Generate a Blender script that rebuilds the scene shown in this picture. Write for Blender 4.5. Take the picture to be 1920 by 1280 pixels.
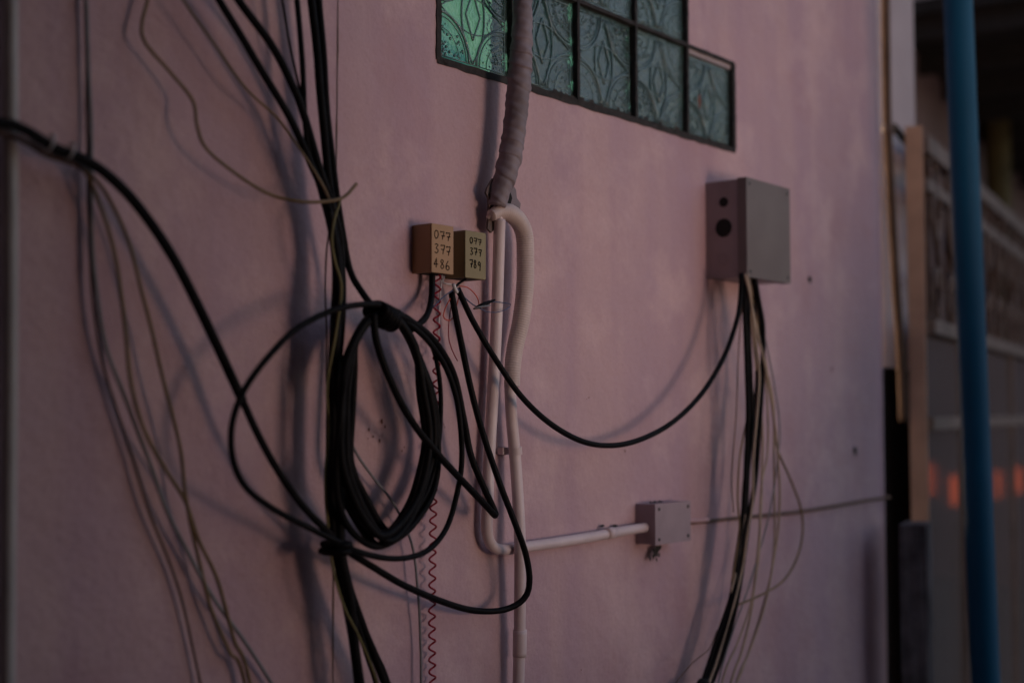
import bpy, bmesh, math, random
from mathutils import Vector, Matrix
random.seed(7)
R = math.radians
S = bpy.context.scene
C = S.collection
for o in list(bpy.data.objects): bpy.data.objects.remove(o)

# ------------------------------------------------------------------ camera, world, light
F = 2487.0; EYE = 1.55; PITCH = math.atan(133/F); D0 = 2.27
cam = bpy.data.cameras.new('camera'); camo = bpy.data.objects.new('camera', cam); C.objects.link(camo)
camo.location = (0, 0, EYE); camo.rotation_euler = (R(90)+PITCH, 0, 0)
cam.sensor_width = 36; cam.lens = F/1920*36; cam.clip_start = .02; cam.clip_end = 500
cam.dof.use_dof = True; cam.dof.focus_distance = 2.2; cam.dof.aperture_fstop = 1.6
S.camera = camo
W = bpy.data.worlds.new('World'); S.world = W; W.use_nodes = True
nt = W.node_tree; bg = nt.nodes['Background']
sky = nt.nodes.new('ShaderNodeTexSky'); sky.sky_type = 'NISHITA'; sky.sun_disc = False
SUN_EL, SUN_AZ = R(14), R(-52)
sky.sun_elevation = SUN_EL; sky.sun_rotation = SUN_AZ
sky.ozone_density = .3; sky.dust_density = 2.5; sky.air_density = 1.0
tint = nt.nodes.new('ShaderNodeMix'); tint.data_type = 'RGBA'; tint.blend_type = 'MULTIPLY'; tint.inputs[0].default_value = 1
tint.inputs[7].default_value = (1.0, .85, .83, 1)      # dusk haze: rosier than the clear sky model
nt.links.new(sky.outputs[0], tint.inputs[6]); nt.links.new(tint.outputs[2], bg.inputs[0]); bg.inputs[1].default_value = .1
sl = bpy.data.lights.new('sun', 'SUN'); sl.energy = .6; sl.angle = R(12); sl.color = (1.0, .9, .8)
so = bpy.data.objects.new('sun', sl); C.objects.link(so)
# the low sun stands behind the house: the lane is lit by the sky opposite
sd = Vector((math.cos(SUN_EL)*math.sin(SUN_AZ), math.cos(SUN_EL)*math.cos(SUN_AZ), math.sin(SUN_EL)))
so.rotation_euler = (-sd).to_track_quat('-Z', 'Y').to_euler()
S.view_settings.view_transform = 'Standard'; S.view_settings.look = 'None'
S.view_settings.exposure = 1.7; S.view_settings.gamma = 1.0

# ------------------------------------------------------------------ frames
al = math.atan(2022/F)
WD = Vector((math.sin(al), math.cos(al), 0)); WN = Vector((math.cos(al), -math.sin(al), 0)); P0 = Vector((0, D0, 0))
UP = Vector((0, 0, 1))
FW = Vector((0, math.cos(PITCH), math.sin(PITCH))); CU = Vector((0, -math.sin(PITCH), math.cos(PITCH)))
def ray(px, py): return Vector((1, 0, 0))*((px-960)/F) + FW + CU*((640-py)/F)
EP = Vector((0, 0, EYE))
def plane_hit(px, py, p, n):
    r = ray(px, py); k = (p-EP).dot(n)/r.dot(n); return EP + r*k
def at(px, py, d=0.0): return plane_hit(px, py, P0+WN*d, WN)      # point standing d metres off the wall plane
def ctz(px, py, d=0.0):
    q = at(px, py, d); return (q-P0).dot(WD), q.z
def depth(p): return (p-EP).dot(FW)
def wp(t, d, z): return P0 + WD*t + WN*d + UP*z
ga = math.atan(1340/F)
GD = Vector((math.sin(ga), math.cos(ga), 0)); GN = Vector((math.cos(ga), -math.sin(ga), 0))
G0 = Vector((1.153, 3.70, 0))
def gp(t, d, z): return G0 + GD*t + GN*d + UP*z
def atg(px, py, d=0.0): return plane_hit(px, py, G0+GN*d, GN)

# ------------------------------------------------------------------ materials
def mat(name, col, rough=.6, metal=0, noise=0, nscale=20, bump=0, bscale=200, coat=0, spec=.5, col2=None, emis=None, es=0, trans=0):
    m = bpy.data.materials.new(name); m.use_nodes = True
    n = m.node_tree.nodes; l = m.node_tree.links; b = n['Principled BSDF']
    b.inputs['Base Color'].default_value = (*col, 1); b.inputs['Roughness'].default_value = rough
    b.inputs['Metallic'].default_value = metal; b.inputs['Coat Weight'].default_value = coat
    b.inputs['Specular IOR Level'].default_value = spec; b.inputs['Transmission Weight'].default_value = trans
    tc = n.new('ShaderNodeTexCoord')
    if col2 is not None or noise:
        c2 = col2 or tuple(c*(1-noise) for c in col)
        nz = n.new('ShaderNodeTexNoise'); nz.inputs['Scale'].default_value = nscale; nz.inputs['Detail'].default_value = 6
        l.new(tc.outputs['Object'], nz.inputs['Vector'])
        mr = n.new('ShaderNodeMapRange'); mr.inputs[1].default_value = .35; mr.inputs[2].default_value = .68
        l.new(nz.outputs[0], mr.inputs[0])
        mx = n.new('ShaderNodeMix'); mx.data_type = 'RGBA'
        mx.inputs[6].default_value = (*col, 1); mx.inputs[7].default_value = (*c2, 1)
        l.new(mr.outputs[0], mx.inputs[0]); l.new(mx.outputs[2], b.inputs['Base Color'])
        m2 = n.new('ShaderNodeMapRange'); m2.inputs[3].default_value = max(.05, rough-.1); m2.inputs[4].default_value = min(1, rough+.12)
        l.new(nz.outputs[0], m2.inputs[0]); l.new(m2.outputs[0], b.inputs['Roughness'])
    if bump:
        nb = n.new('ShaderNodeTexNoise'); nb.inputs['Scale'].default_value = bscale; nb.inputs['Detail'].default_value = 4
        l.new(tc.outputs['Object'], nb.inputs['Vector'])
        bp = n.new('ShaderNodeBump'); bp.inputs['Strength'].default_value = bump; bp.inputs['Distance'].default_value = .002
        l.new(nb.outputs[0], bp.inputs['Height']); l.new(bp.outputs[0], b.inputs['Normal'])
    if emis:
        b.inputs['Emission Color'].default_value = (*emis, 1); b.inputs['Emission Strength'].default_value = es
    return m

def wall_mat():
    m = bpy.data.materials.new('pink_plaster'); m.use_nodes = True
    n = m.node_tree.nodes; l = m.node_tree.links; b = n['Principled BSDF']; b.inputs['Roughness'].default_value = .82
    b.inputs['Specular IOR Level'].default_value = .25
    tc = n.new('ShaderNodeTexCoord')
    def noise(scale, vec=None, detail=5, rough=.55):
        z = n.new('ShaderNodeTexNoise'); z.inputs['Scale'].default_value = scale; z.inputs['Detail'].default_value = detail
        z.inputs['Roughness'].default_value = rough
        l.new(vec or tc.outputs['Object'], z.inputs['Vector']); return z.outputs[0]
    def mr(v, a, c, lo=0, hi=1):
        z = n.new('ShaderNodeMapRange'); z.inputs[1].default_value = a; z.inputs[2].default_value = c
        z.inputs[3].default_value = lo; z.inputs[4].default_value = hi; l.new(v, z.inputs[0]); return z.outputs[0]
    def mix(f, a, c, mode='MIX'):
        z = n.new('ShaderNodeMix'); z.data_type = 'RGBA'; z.blend_type = mode
        if isinstance(f, float): z.inputs[0].default_value = f
        else: l.new(f, z.inputs[0])
        for i, v in ((6, a), (7, c)):
            if isinstance(v, tuple): z.inputs[i].default_value = (*v, 1)
            else: l.new(v, z.inputs[i])
        return z.outputs[2]
    mp = n.new('ShaderNodeMapping'); mp.inputs['Scale'].default_value = (9, 9, .7); l.new(tc.outputs['Object'], mp.inputs[0])
    base = mix(mr(noise(2.2, detail=4), .35, .65), (.555, .385, .405), (.495, .355, .395))
    base = mix(mr(noise(1.0, mp.outputs[0]), .40, .66, 0, .6), base, (.42, .29, .37))
    base = mix(mr(noise(6, detail=7, rough=.62), .5, .7, 0, .75), base, (.63, .46, .48))
    base = mix(mr(noise(3.3, detail=8, rough=.6), .55, .72, 0, .55), base, (.42, .25, .27))
    base = mix(mr(noise(55, detail=8, rough=.7), .66, .8, 0, .5), base, (.34, .22, .24))
    base = mix(mr(noise(160, detail=3), .3, .75, 0, .22), base, (.36, .24, .27))
    l.new(base, b.inputs['Base Color'])
    h = n.new('ShaderNodeMath'); h.operation = 'ADD'
    l.new(noise(70, detail=8, rough=.65), h.inputs[0])
    h2 = n.new('ShaderNodeMath'); h2.operation = 'MULTIPLY'; h2.inputs[1].default_value = 4
    l.new(noise(7, detail=3), h2.inputs[0]); l.new(h2.outputs[0], h.inputs[1])
    bp = n.new('ShaderNodeBump'); bp.inputs['Strength'].default_value = .6; bp.inputs['Distance'].default_value = .004
    l.new(h.outputs[0], bp.inputs['Height']); l.new(bp.outputs[0], b.inputs['Normal'])
    return m
M = {}
M['pink'] = wall_mat()
M['black'] = mat('black_rubber', (.005, .005, .007), .55, noise=.5, nscale=40, bump=.25, bscale=160, spec=.09)
M['yellow'] = mat('yellowed_wire', (.20, .135, .065), .6, noise=.35, nscale=30)
M['olive'] = mat('olive_wire', (.16, .14, .045), .6, noise=.3, nscale=30)
M['cream'] = mat('cream_wire', (.38, .30, .235), .6, noise=.25, nscale=30)
M['greyw'] = mat('grey_wire', (.20, .21, .235), .55, noise=.3, nscale=30)
M['brownw'] = mat('brown_wire', (.12, .065, .045), .6, noise=.3, nscale=30)
M['red'] = mat('crimson_wire', (.22, .002, .018), .5, spec=.2)
M['orange'] = mat('orange_red_wire', (.5, .05, .02), .4)
M['bluew'] = mat('blue_wire', (.06, .08, .17), .4)
M['white'] = mat('white_wire', (.55, .55, .58), .5)
M['pvc'] = mat('painted_conduit', (.66, .56, .58), .5, noise=.22, nscale=14, bump=.1, bscale=120, col2=(.54, .45, .47))
M['flex'] = mat('flexible_conduit', (.60, .50, .49), .55, noise=.2, nscale=14)
M['pipegrey'] = mat('grey_pvc', (.46, .45, .46), .5, noise=.2, nscale=10)
M['tape'] = mat('grey_tape', (.235, .195, .225), .6, nscale=12, col2=(.15, .125, .145), bump=.5, bscale=60)
M['dirt'] = mat('torn_dark_tape', (.11, .09, .09), .9, nscale=40, col2=(.16, .12, .11), bump=.5, bscale=90)
M['tan'] = mat('tan_plastic', (.36, .215, .11), .55, noise=.15, nscale=15, bump=.1)
M['drab'] = mat('drab_olive_plastic', (.24, .20, .10), .55, noise=.18, nscale=15, bump=.1)
M['ink'] = mat('marker_ink', (.004, .004, .009), 1.0, spec=0)
M['boxgrey_lifted'] = mat('grey_enclosure_lifted', (.27, .21, .225), .5, noise=.12, nscale=10, bump=.1)  # body grey lightened to offset the shade on its side face
M['boxgrey_dimmed'] = mat('grey_enclosure_dimmed', (.125, .10, .102), .5, noise=.12, nscale=10, bump=.1)  # same grey as the body, dimmed: the front's shading put into the colour
M['painted'] = mat('painted_box', (.32, .25, .29), .5, noise=.15, nscale=20, bump=.2, bscale=80)
M['hole'] = mat('dark_hole', (.003, .003, .003), .9)
M['grout'] = mat('black_grout', (.012, .011, .011), .9, nscale=90, col2=(.04, .035, .035), bump=.6, bscale=120)
M['column'] = mat('pale_plaster', (.42, .36, .385), .8, noise=.15, nscale=5, bump=.2, bscale=60)
M['flatblack'] = mat('flat_black', (.008, .008, .009), .8, noise=.3)
M['thinpipe'] = mat('beige_pipe', (.11, .075, .055), .85, noise=.3, nscale=12, spec=.1)
M['beigemetal'] = mat('beige_steel', (.44, .29, .21), .55, noise=.3, nscale=8)
M['concrete'] = mat('dark_concrete', (.10, .085, .095), .95, nscale=14, col2=(.035, .03, .035), bump=.8, bscale=50)
M['blue'] = mat('blue_pvc', (.001, .075, .155), .6, spec=.25, noise=.18, nscale=3, bump=.1, bscale=40)
M['gatesheet'] = mat('gate_sheet', (.10, .08, .074), .05, metal=0)
M['gaterail'] = mat('gate_rail', (.15, .115, .105), .6, metal=0, noise=.3, nscale=9)
M['rust'] = mat('rusty_iron', (.11, .075, .062), .7, metal=.1, nscale=20, col2=(.07, .04, .032), bump=.4)
M['house'] = mat('mauve_plaster', (.10, .07, .08), .9, noise=.2, nscale=3, bump=.3, bscale=40)
M['roof'] = mat('dark_roof', (.012, .011, .012), .9, noise=.3)
M['leafstrip'] = mat('mossy_pipe', (.075, .06, .018), .8, noise=.4, nscale=10)
M['asphalt'] = mat('street_concrete', (.09, .08, .078), .95, noise=.35, nscale=4, bump=.5, bscale=60)
M['tarp'] = mat('tarpaulin', (.05, .08, .13), .6, noise=.3, nscale=8, bump=.5, bscale=12)
M['wood'] = mat('brown_wood', (.12, .07, .04), .7, noise=.4, nscale=9)
M['metal'] = mat('lamp_metal', (.08, .08, .085), .5, metal=.6)
M['tie'] = mat('white_nylon_tie', (.50, .50, .54), .4)
M['stain'] = mat('rust_speck', (.14, .055, .04), .9)
M['screw'] = mat('dark_screw', (.03, .03, .035), .5, metal=.5)
M['room'] = mat('green_room', (.012, .03, .035), .9, noise=.3, nscale=4)
def glass_mat():
    m = bpy.data.materials.new('pressed_glass'); m.use_nodes = True
    n = m.node_tree.nodes; l = m.node_tree.links; b = n['Principled BSDF']
    b.inputs['Base Color'].default_value = (.23, .40, .42, 1); b.inputs['Roughness'].default_value = .12
    b.inputs['Transmission Weight'].default_value = .8; b.inputs['IOR'].default_value = 1.45
    tc = n.new('ShaderNodeTexCoord')
    v = n.new('ShaderNodeTexVoronoi'); v.inputs['Scale'].default_value = 160; l.new(tc.outputs['Object'], v.inputs['Vector'])
    z = n.new('ShaderNodeTexNoise'); z.inputs['Scale'].default_value = 18; l.new(tc.outputs['Object'], z.inputs['Vector'])
    a = n.new('ShaderNodeMath'); a.operation = 'MULTIPLY_ADD'; a.inputs[1].default_value = 4
    l.new(z.outputs[0], a.inputs[0]); l.new(v.outputs[0], a.inputs[2])
    bp = n.new('ShaderNodeBump'); bp.inputs['Strength'].default_value = .3; bp.inputs['Distance'].default_value = .003
    l.new(a.outputs[0], bp.inputs['Height']); l.new(bp.outputs[0], b.inputs['Normal'])
    return m
M['glass'] = glass_mat()
M['relief'] = glass_mat(); M['relief'].name = 'moulded_relief'
rb = M['relief'].node_tree.nodes['Principled BSDF']; rb.inputs['Base Color'].default_value = (.22, .35, .38, 1); rb.inputs['Transmission Weight'].default_value = .45; rb.inputs['Roughness'].default_value = .16

# ------------------------------------------------------------------ builders
def tag(o, label=None, cat=None, group=None, kind=None):
    if label: o['label'] = label
    if cat: o['category'] = cat
    if group: o['group'] = group
    if kind: o['kind'] = kind
    return o
def empty(name, loc, label, cat, group=None):
    o = bpy.data.objects.new(name, None); C.objects.link(o); o.location = loc; o.empty_display_size = .05
    return tag(o, label, cat, group)
def origin_of(parent):
    v = Vector((0, 0, 0))
    while parent: v += parent.location; parent = parent.parent
    return v
def finish(name, bm, m, parent=None, smooth=False, loc=None, bevel=0, segs=2):
    """bm is in world coordinates"""
    if bevel:
        bmesh.ops.bevel(bm, geom=[e for e in bm.edges if e.is_manifold and e.calc_face_angle(0) > .6], offset=bevel, segments=segs, affect='EDGES', profile=.6)
    bmesh.ops.recalc_face_normals(bm, faces=bm.faces)
    if parent: off = origin_of(parent); loc = Vector((0, 0, 0))
    else:
        if loc is None: loc = sum((v.co for v in bm.verts), Vector())/max(1, len(bm.verts))
        off = Vector(loc)
    for v in bm.verts: v.co -= off
    me = bpy.data.meshes.new(name); bm.to_mesh(me); bm.free(); me.materials.append(m)
    if smooth: me.polygons.foreach_set('use_smooth', [True]*len(me.polygons))
    o = bpy.data.objects.new(name, me); C.objects.link(o); o.location = loc; o.parent = parent
    return o
def addbox(bm, f, a, b):
    """f frame function (t,d,z); a,b opposite corners"""
    vs = [bm.verts.new(f(x, y, z)) for x in (a[0], b[0]) for y in (a[1], b[1]) for z in (a[2], b[2])]
    for q in ((0, 1, 3, 2), (4, 6, 7, 5), (0, 4, 5, 1), (2, 3, 7, 6), (0, 2, 6, 4), (1, 5, 7, 3)):
        bm.faces.new([vs[i] for i in q])
def spline(pts, step):
    """Catmull-Rom (centripetal-ish) through pts (tuples of floats), resampled"""
    P = [Vector(p) for p in pts]
    if len(P) == 2: P = [P[0], (P[0]+P[1])/2, P[1]]
    P = [P[0]*2-P[1]] + P + [P[-1]*2-P[-2]]
    out = []
    for i in range(1, len(P)-2):
        p0, p1, p2, p3 = P[i-1:i+3]; n = max(2, int((p2-p1).length/step))
        for k in range(n):
            t = k/n
            out.append(.5*((2*p1)+(p2-p0)*t+(2*p0-5*p1+4*p2-p3)*t*t+(3*p1-p0-3*p2+p3)*t**3))
    out.append(P[-2]); return out
def addtube(bm, path, rad, seg=10, caps=True):
    """path: world points, rad: float, list or function(i, s, theta)"""
    n = len(path); T = [(path[min(i+1, n-1)]-path[max(i-1, 0)]).normalized() for i in range(n)]
    a = Vector((0, 0, 1)) if abs(T[0].z) < .9 else Vector((1, 0, 0))
    N = (a - T[0]*a.dot(T[0])).normalized(); rings = []; s = 0
    for i in range(n):
        if i: s += (path[i]-path[i-1]).length
        N = (N - T[i]*N.dot(T[i])).normalized(); B = T[i].cross(N); ring = []
        for k in range(seg):
            th = 2*math.pi*k/seg
            r = rad(i, s, th) if callable(rad) else (rad[i] if isinstance(rad, list) else rad)
            ring.append(bm.verts.new(path[i] + (N*math.cos(th)+B*math.sin(th))*r))
        rings.append(ring)
    for i in range(n-1):
        for k in range(seg):
            bm.faces.new((rings[i][k], rings[i][(k+1) % seg], rings[i+1][(k+1) % seg], rings[i+1][k]))
    if caps: bm.faces.new(rings[0][::-1]); bm.faces.new(rings[-1])
def wire_path(pts, d=.03, jit=0.0, step=9):
    """pts: (px, py[, d]) of the photograph's 1920 px frame, laid at their real distance d off the wall"""
    q = [(p[0], p[1], (p[2] if len(p) > 2 else d)*1000) for p in pts]
    sp = spline(q, step)
    out = [at(p.x, p.y, p.z/1000) for p in sp]
    if jit:
        ph = [random.uniform(0, 6.28) for _ in range(6)]
        L = 0
        for i in range(len(out)):
            if i: L += (sp[i]-sp[i-1]).length
            out[i] = out[i] + WD*jit*(math.sin(L/61+ph[0])+.6*math.sin(L/27+ph[1])) + WN*jit*(math.sin(L/71+ph[2])) + UP*jit*math.sin(L/47+ph[3])
    return out
def px2m(w, p): return w/2*depth(p)/F
def cable(name, pts, w, m, label, cat='cable', group=None, d=.03, jit=.0006, parent=None, seg=10):
    path = wire_path(pts, d, jit); bm = bmesh.new()
    r = px2m(w, path[len(path)//2]); addtube(bm, path, r, seg)
    o = finish(name, bm, M[m] if isinstance(m, str) else m, parent, True, None if parent else path[0])
    if not parent: tag(o, label, cat, group)
    return o

# ------------------------------------------------------------------ the setting
bm = bmesh.new()
n = 8
vs = [[bm.verts.new((-80+i*160/n, -60+j*160/n, 0)) for j in range(n+1)] for i in range(n+1)]
for i in range(n):
    for j in range(n): bm.faces.new((vs[i][j], vs[i+1][j], vs[i+1][j+1], vs[i][j+1]))
g = finish('ground', bm, M['asphalt'], loc=(0, 0, 0)); tag(g, kind='structure')

# window layout on the wall
ZB = EYE + .570; BP = .1915; TL = -.190
TR = [TL + BP*i for i in range(6)]
ROWS = [5, 4, 4]; ZT = ZB + BP*3; WEND = ctz(1652, 600)[0]
# pink wall with stepped opening
bm = bmesh.new(); TH = -.20; TOP = 3.5; L0 = -3.2
for a, b in (((L0, TH, -.05), (TL, 0, TOP)), ((TL, TH, -.05), (TR[5], 0, ZB)), ((TR[4], TH, ZB+BP), (TR[5], 0, TOP)),
             ((TL, TH, ZT), (TR[4], 0, TOP)), ((TR[5], TH, -.05), (WEND, 0, TOP))):
    addbox(bm, wp, a, b)
bmesh.ops.remove_doubles(bm, verts=bm.verts, dist=.0001)
house = finish('house_wall', bm, M['pink'], loc=wp(0, 0, 0))
tag(house, 'pink plastered house wall carrying the cables, pipes and glass block window', 'wall')
# hairline joint, rust specks, anchor holes: pieces of the wall
bm = bmesh.new()
tj = ctz(629, 600)[0]; prev = None
for i in range(120):
    z = i*TOP/119; t = tj+.0012*math.sin(z*3)+random.uniform(-.0004, .0004); wd = random.uniform(.0006, .0014)
    cur = (bm.verts.new(wp(t-wd, .0012, z)), bm.verts.new(wp(t+wd, .0012, z)))
    if prev: bm.faces.new((prev[0], prev[1], cur[1], cur[0]))
    prev = cur
finish('plaster_joint', bm, M['brownw'], house)
def blob(bm, px, py, rx, ry, d=.0015, k=10, rag=.35):
    c = at(px, py, d); s = depth(c)/F
    vs = [bm.verts.new(c + WD*(rx*s/.8*math.cos(a)*(1+random.uniform(-rag, rag))) + UP*(ry*s*math.sin(a)*(1+random.uniform(-rag, rag))))
          for a in [2*math.pi*i/k for i in range(k)]]
    bm.faces.new(vs)
bm = bmesh.new()
for px, py, r in ((692, 805, 2.4), (700, 818, 1.6), (716, 790, 3.2), (722, 800, 2.2), (712, 826, 2.5), (690, 822, 1.2), (754, 845, 2.0), (758, 838, 1.4),
                  (832, 795, 1.6), (834, 800, 1.8), (826, 790, 1.2), (1104, 745, 1.6), (1100, 748, 1), (1172, 845, 2), (1560, 692, 3), (1090, 1255, 1.2), (1545, 380, 1.5)):
    blob(bm, px, py, r*.6, r*1.5)
finish('rust_speck', bm, M['stain'], house)
for px, py, r in ((1517, 522, 4), (1602, 842, 5)):
    bm = bmesh.new(); p = at(px, py, 0); addtube(bm, [p-WN*.01, p+WN*.004], r*depth(p)/F, 10)
    blob(bm, px+2, py+4, r*1.1, r*1.5, .002); finish('wall_plug', bm, M['screw'], house)

# glass block window
win = empty('glass_block_window', wp(TL, 0, ZB), 'stepped window of green pressed glass blocks set in black grout', 'window')
bm = bmesh.new(); gw = .0036
def bar(a, b, horiz, off=.0015, w=gw):
    """grout bar with a ragged outline, a-b along t (horiz) or z"""
    n = 40
    fr = []; prev = None
    for i in range(n+1):
        k = i/n; x = a[0]+(b[0]-a[0])*k; z = a[1]+(b[1]-a[1])*k
        w1 = w*random.uniform(.8, 1.25); w2 = w*random.uniform(.8, 1.25)
        if horiz: c = [(x, -.03, z-w1), (x, off, z-w1), (x, off, z+w2), (x, -.03, z+w2)]
        else: c = [(x-w1, -.03, z), (x-w1, off, z), (x+w2, off, z), (x+w2, -.03, z)]
        cur = [bm.verts.new(wp(*q)) for q in c]
        if prev:
            for j in range(3): bm.faces.new((prev[j], prev[j+1], cur[j+1], cur[j]))
        prev = cur
for r in range(4):
    c0 = 0; c1 = ROWS[min(r, 2)] if r == 0 else ROWS[r-1]
    bar((TR[0]-.003, ZB+BP*r), (TR[c1]+.003, ZB+BP*r), True, .0018 if r == 0 else .0012, .0062 if r in (0,) else gw)
for c in range(6):
    zt = ZB+BP*(3 if c <= 4 else 1)
    bar((TR[c], ZB), (TR[c], zt), False, .0024, .0056 if c in (0, 5) else gw)
# crumbled grout spots below the sill
for px, py in ((1040, 172), (1052, 177), (1063, 178), (1075, 183), (1092, 186), (1110, 190), (1128, 196), (1160, 206), (1180, 212), (1212, 222), (1240, 233), (1270, 243), (838, 116), (1330, 262), (1350, 270)):
    blob(bm, px, py, random.uniform(4, 8), random.uniform(2, 5), .003, 9, .6)
finish('grout', bm, M['grout'], win)
for r in range(3):
    for c in range(ROWS[r]):
        t0, t1 = TR[c]+gw, TR[c+1]-gw; z0, z1 = ZB+BP*r+gw, ZB+BP*(r+1)-gw
        if r == 0 and c == 4:
            bm = bmesh.new(); addbox(bm, wp, (t0, -.03, z1-.010), (t1, -.004, z1)); finish('mortar_strip', bm, M['column'], win)
            z1 -= .012
        bm = bmesh.new(); addbox(bm, wp, (t0, -.030, z0), (t1, -.010, z1))
        tw = (random.uniform(-1, 1)*.0015, random.uniform(-1, 1)*.0015)
        for v_ in bm.verts:
            v_.co += WN*(tw[0]*(1 if (v_.co-P0).dot(WD) > (t0+t1)/2 else -1)+tw[1]*(1 if v_.co.z > (z0+z1)/2 else -1))
        gb = finish('glass_block', bm, M['glass'], win, bevel=.004, segs=3)
        bm = bmesh.new(); cx, cz = (t0+t1)/2, (z0+z1)/2; h = (t1-t0)/2
        def W3(x, z, d=-.0085): return wp(cx+x*h, d, cz+z*(z1-z0)/2)
        def ridge(pts, rr=.0016): addtube(bm, [W3(*p) for p in pts], rr, 6)
        ridge([(-.9, -.9), (.9, -.9), (.9, .9), (-.9, .9), (-.9, -.9)], .0012)
        for sx in (-1, 1):
            for sz in (-1, 1):
                for rd, rr in ((.80, .0024), (.72, .0012), (.52, .0008)):
                    ridge([(sx*(.9-rd*math.cos(a)), sz*(.9-rd*math.sin(a))) for a in [i*math.pi/2/14 for i in range(15)]], rr)
        for sx in (-1, 1):   # pointed leaf and diamond
            ridge([(sx*.42*math.sin(math.pi*(k/16))**1.0*(1-.25*math.sin(math.pi*k/16)), -.88+1.76*k/16) for k in range(17)], .0019)
            ridge([(sx*.20*(1-abs(2*k/16-1)), -.45+.9*k/16) for k in range(17)], .0017)
        for sz in (-1, 1):
            ridge([(-.88+1.76*k/16, sz*.34*math.sin(math.pi*k/16)) for k in range(17)], .0013)
        for sx in (-1, 1):
            for sz in (-1, 1):
                for _ in range(46):
                    a, q = random.uniform(.05, 1.52), random.uniform(.05, .66)
                    p_ = W3(sx*(.88-q*math.cos(a)), sz*(.88-q*math.sin(a)), -.0100)
                    bmesh.ops.create_icosphere(bm, subdivisions=1, radius=random.uniform(.0014, .003), matrix=Matrix.Translation(p_))
        finish('relief_pattern', bm, M['relief'], gb, True)
# dark room behind the glass, with an assumed lit lamp behind the first block
bm = bmesh.new()
def room_face(pts): bm.faces.new([bm.verts.new(wp(*p)) for p in pts])
ra, rb, rc, rz0, rz1 = TL-.03, TR[5]+.05, -1.0, ZB-.06, ZT+.05
room_face([(ra, rc, rz0), (rb, rc, rz0), (rb, rc, rz1), (ra, rc, rz1)])
room_face([(ra, rc, rz0), (ra, TH-.001, rz0), (ra, TH-.001, rz1), (ra, rc, rz1)])
room_face([(rb, rc, rz0), (rb, TH-.001, rz0), (rb, TH-.001, rz1), (rb, rc, rz1)])
room_face([(ra, rc, rz0), (rb, rc, rz0), (rb, TH-.001, rz0), (ra, TH-.001, rz0)])
room_face([(ra, rc, rz1), (rb, rc, rz1), (rb, TH-.001, rz1), (ra, TH-.001, rz1)])
tag(finish('room_interior', bm, M['room']), 'dim green room seen through the glass blocks', 'room')
M['tube'] = mat('assumed_lit_tube', (.8, .9, .8), .5, emis=(.50, 1.0, .55), es=1.5)
bm = bmesh.new(); addtube(bm, [wp(TL+.03, -.16, ZB-.03), wp(TL+.05, -.16, ZB+.36)], .035, 14)
tag(finish('assumed_indoor_lamp', bm, M['tube'], smooth=True), 'assumed lit greenish lamp glowing behind the leftmost glass block', 'lamp')
M['curtain'] = mat('glowing_green_curtain', (.25, .5, .3), .9, emis=(.30, .62, .34), es=.5)  # added curtain emits the window's green glow itself
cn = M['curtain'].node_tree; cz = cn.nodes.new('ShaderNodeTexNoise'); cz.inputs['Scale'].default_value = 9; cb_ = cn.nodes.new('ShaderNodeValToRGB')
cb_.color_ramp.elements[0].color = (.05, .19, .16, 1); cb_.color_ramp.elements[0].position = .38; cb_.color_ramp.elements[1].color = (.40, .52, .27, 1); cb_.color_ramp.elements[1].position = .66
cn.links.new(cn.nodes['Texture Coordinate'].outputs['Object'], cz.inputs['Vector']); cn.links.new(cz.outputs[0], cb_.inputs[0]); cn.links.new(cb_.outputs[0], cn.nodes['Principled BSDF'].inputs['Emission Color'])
bm = bmesh.new()
for i in range(20):
    f0, f1 = i/20, (i+1)/20; ta0, ta1 = TL+.002+f0*(BP-.020), TL+.002+f1*(BP-.020); d0_, d1_ = -.044+.003*math.sin(f0*25), -.044+.003*math.sin(f1*25)
    bm.faces.new([bm.verts.new(wp(*q)) for q in ((ta0, d0_, ZB+.003), (ta1, d1_, ZB+.003), (ta1, d1_, ZT-.003), (ta0, d0_, ZT-.003))])
tag(finish('glow_curtain', bm, M['curtain']), 'added thin curtain glowing green by itself behind the leftmost glass block', 'curtain')
# gecko-like brown stain in the last block: a dead leaf stuck to the glass
bm = bmesh.new(); blob(bm, 1312, 190, 4.5, 15, -.004, 14, .25)
tag(finish('dry_leaf', bm, M['stain']), 'small brown leaf stuck on the rightmost glass block', 'leaf')

# ------------------------------------------------------------------ pipes on the wall
def px_r(w, px, py, d): return w/2*depth(at(px, py, d))/F
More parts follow.
